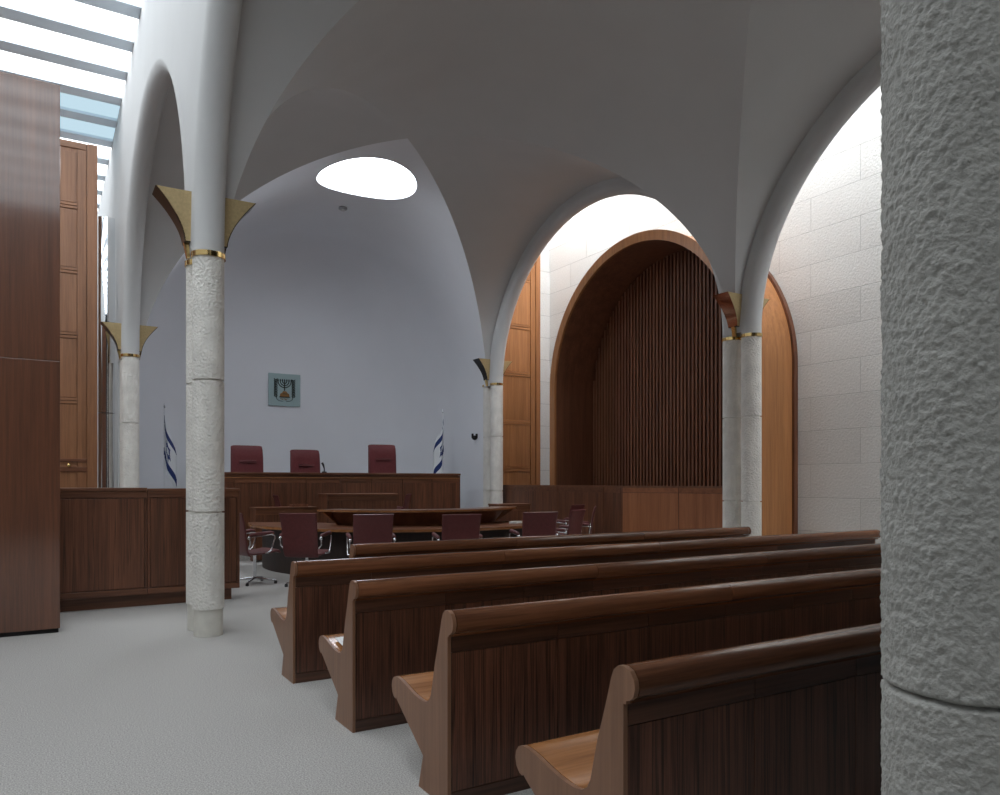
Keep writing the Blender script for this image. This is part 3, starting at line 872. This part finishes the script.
# x, y, direction the sitter looks (deg from +Y, ccw), label
CH = [(2.54, 10.72, 0, -78, 'red swivel chair in profile, half hidden by the low barrier'),
      (3.10, 10.16, 0, -40, 'red swivel chair seen from behind beside the end of the fourth bench'),
      (3.72, 9.42, 0, -14, 'red swivel chair straight above the left end of the short bench'),
      (4.70, 8.86, 0, -14, 'red swivel chair in the middle of the row, seen from behind'),
      (5.95, 8.92, 0, -12, 'red swivel chair right of the middle one, half hidden by the short bench'),
      (6.72, 9.32, 0, 30, 'leaning bright red swivel chair on the right, nearest of three by the parapet'),
      (8.22, 11.30, 0, 25, 'red swivel chair on the right with its back to the parapet, rear of three'),
      (7.84, 10.37, 0, 52, 'red swivel chair seen edge on, closest to the parapet'),
      (4.05, 14.22, .17, -95, 'dark red chair between lower desk wing and judges bench, turned sideways'),
      (6.12, 14.22, .17, 55, 'dark red chair right of the raised clerk desk, below the tallest judge chair')]
for i, (x, y, z, a, lb) in enumerate(CH):
    c = proto if i == 0 else copy_tree(proto)
    c.location = (x, y, z); c.rotation_euler = (0, 0, radians(a))
    tag(c, lb, 'office chair', 'red leather swivel chairs round the counsel table')

# ------------------------------------------------------------------ emblem, flags, small fittings
root = empty('emblem_plaque', (4.805, YW - .03, 3.515)); tag(root, 'square sea green glass plaque with menorah emblem on alcove wall', 'plaque')
MB().box(-.365, .365, -.012, .012, -.37, .37, .004).build('glass_plate', M['plaque'], root)
for a in (-.30, .30):
    for b in (-.31, .31): mb = MB(); mb.box(a - .012, a + .012, .012, .026, b - .012, b + .012); mb.build('standoff', M['grey'], root)
def fl(p): return (p[0], -.016, p[1])
mb = MB()
for r in (.05, .10, .15):
    pts = [fl((-r * cos(pi * i / 16) if True else 0, .20 - r * sin(pi * i / 16) * .98)) for i in range(17)]
    mb.tube(pts, .011, 6)
mb.tube([fl((0, .20)), fl((0, -.02))], .013, 6)
for k in range(-3, 4):
    mb.box(k * .05 - .014, k * .05 + .014, -.026, -.012, .20, .226)
    mb.sphere((k * .05, -.016, .235), .011, (1, .6, 1.4), 8)
mb.build('menorah', M['emblem'], root, 50)
mb = MB()
mb.prism([(-.035, -.03), (.035, -.03), (.06, -.07), (.10, -.09), (.11, -.155), (-.11, -.155), (-.10, -.09), (-.06, -.07)], lambda u, v, t: (u, t, v), -.026, -.012)
mb.build('menorah_base', M['emblem_gold'], root)
mb = MB()
mb.box(-.118, .118, -.028, -.012, -.175, -.155); mb.box(-.05, .05, -.028, -.026, -.10, -.085)
mb.build('menorah_foot', M['emblem'], root)
for s in (-1, 1):
    f = MB().tube([fl((s * .035, -.262)), fl((s * .12, -.255)), fl((s * .175, -.22)), fl((s * .20, -.13)), fl((s * .205, .05)), fl((s * .20, .24))], .006, 6).build('olive_branch', M['emblem'], root, 50)
    for k in range(11):
        z = -.17 + .038 * k
        mb = MB()
        for q in (-1, 1):
            c = Vector((s * .203 + q * .024, -.016, z + .02)); mb2 = []
            a = radians(90 - q * 38)
            for i in range(10):
                t = 2 * pi * i / 10; lx, ly = .030 * cos(t), .011 * sin(t)
                mb2.append((c.x + lx * cos(a) - ly * sin(a), -.02, c.z + lx * sin(a) + ly * cos(a)))
            lo = [(x, -.013, zz) for x, y, zz in mb2]
            R = mb.grid([mb2, lo], True); mb.bm.faces.new(R[0]); mb.bm.faces.new(R[1])
        mb.build('leaf_pair', M['emblem'], f)
# the five letters under the menorah, right to left: yod shin resh alef lamed
mb = MB()
def stroke(x, z, pts, w=.0045):
    for (x0, z0), (x1, z1) in zip(pts, pts[1:]):
        mb.tube([(x + x0, -.016, z + z0), (x + x1, -.016, z + z1)], w, 5)
LX = [.072, .034, -.006, -.044, -.084]; zb = -.235
stroke(LX[0], zb, [(-.008, .036), (.006, .036), (.004, .020)])
stroke(LX[1], zb, [(-.015, .036), (-.010, 0), (.010, 0), (.015, .036)]); stroke(LX[1], zb, [(0, .036), (-.008, .006)])
stroke(LX[2], zb, [(-.012, .036), (.010, .036), (.012, .0)])
stroke(LX[3], zb, [(-.014, .036), (.014, 0)]); stroke(LX[3], zb, [(.012, .036), (.006, .018)]); stroke(LX[3], zb, [(-.012, 0), (-.006, .020)])
stroke(LX[4], zb, [(-.010, .050), (-.010, .034), (.012, .034), (.010, .016), (-.004, 0)])
mb.build('lettering', M['emblem_gold'], root)

def flag(X, Y, base, top, mir, label):
    root = empty('flag', (X, Y, base)); tag(root, label, 'flag', 'flags on poles beside the judges')
    H = top - base
    MB().lathe([(.17, 0), (.17, .02), (.05, .05), (.02, .08)], 0, 0, 24).build('stand', M['brass'], root, 40)
    MB().lathe([(.010, .05), (.009, H - .1)], 0, 0, 12).build('pole', M['flag_white'], root, 40)
    MB().lathe([(.004, H - .1), (.022, H - .08), (.014, H - .05), (.002, H)], 0, 0, 12).build('finial', M['chrome'], root, 40)
    nu, nv = 60, 60
    hoist, fly = 1.0, 1.35
    V = []; F = []; MI = []
    for j in range(nv + 1):
        v = j / nv
        for i in range(nu + 1):
            u = i / nu
            hgt = v * hoist + u * .62
            g = min(1.0, .12 + hgt / 1.0)
            x = (u - .42 * u ** .5) * .38 * g + .02 * sin(u * 9.0) * g
            V.append((mir * x, -.03 + .06 * sin(u * 8.0 + .6) * u ** .5, H - .12 - hgt))
    def blue(u, v):
        if .12 < v < .27 or .73 < v < .88: return True
        x, y = (u - .5) * fly, (v - .5) * hoist
        def tri(sg):
            r = .23; e = [(x * sin(k) + sg * y * cos(k)) for k in (0, 2 * pi / 3, 4 * pi / 3)]
            return max(e) / (r / 2)
        t1, t2 = tri(1), tri(-1)
        return (.62 < t1 < 1.0) or (.62 < t2 < 1.0)
    for j in range(nv):
        for i in range(nu):
            a = j * (nu + 1) + i; F.append((a, a + 1, a + nu + 2, a + nu + 1)); MI.append(1 if blue((i + .5) / nu, (j + .5) / nv) else 0)
    me = bpy.data.meshes.new('cloth'); me.from_pydata(V, [], F)
    o = link('cloth', me, [M['flag_white'], M['flag_blue']], root, True)
    for p, k in zip(me.polygons, MI): p.material_index = k
    so = o.modifiers.new('thick', 'SOLIDIFY'); so.thickness = .004
flag(2.06, 15.95, 0.0, 2.93, 1, 'blue and white flag hanging on the left pole, beside far left column')
flag(8.00, 15.75, 0.0, 3.10, -1, 'blue and white flag hanging on the right pole, at the end of the judges bench')

root = empty('shield_plaque', (8.40, 14.95, 2.43)); tag(root, 'small dark shield shaped fitting on the wall left of the far right column', 'plaque')
mb = MB(); sh = [(-.10, .09), (-.05, .09), (-.05, .03), (.05, .03), (.05, .09), (.10, .09), (.10, -.04), (.05, -.10), (0, -.12), (-.05, -.10), (-.10, -.04)]
mb.prism(sh, lambda u, v, t: (u * .7, t, v * .7), -.02, .02); mb.build('plate', M['bronze'], root)
MB().box(.0, .075, -.015, .015, -.03, .0).build('arm', M['grey'], root)

zc = 5.95
root = empty('ceiling_detector', (5.12, 14.42, ZS + HV * sqrt(1 - ((5.12 - CX) / RX) ** 2) - .045)); tag(root, 'tiny round detector on the vault below the round skylight', 'detector')
MB().lathe([(.075, .05), (.085, .03), (.085, .01), (.07, 0)], 0, 0, 24).build('housing', M['grey'], root, 40)
MB().lathe([(.045, 0), (.04, -.02), (.01, -.025)], 0, 0, 20).build('sensor_cap', M['plaster'], root, 40)

# ------------------------------------------------------------------ camera, world, view
w = bpy.data.worlds.new('sky'); SC.world = w; w.use_nodes = True
w.node_tree.nodes['Background'].inputs[0].default_value = (.75, .87, 1, 1); w.node_tree.nodes['Background'].inputs[1].default_value = 1.0
cam = bpy.data.cameras.new('camera'); co = bpy.data.objects.new('camera', cam); COL.objects.link(co)
yaw = math.atan(460 / 758.)
co.location = (0, 0, 1.4); co.rotation_euler = (pi / 2, 0, -yaw)
cam.sensor_width = 36; cam.sensor_fit = 'HORIZONTAL'; cam.lens = 36 * 758 / 1000.; cam.shift_y = .0845; cam.clip_start = .02
SC.camera = co
vs = SC.view_settings
vs.view_transform = 'Standard'; vs.look = 'None'; vs.gamma = 1; vs.use_curve_mapping = False; vs.exposure = -0.68
SC.cycles.max_bounces = 10; SC.cycles.diffuse_bounces = 6
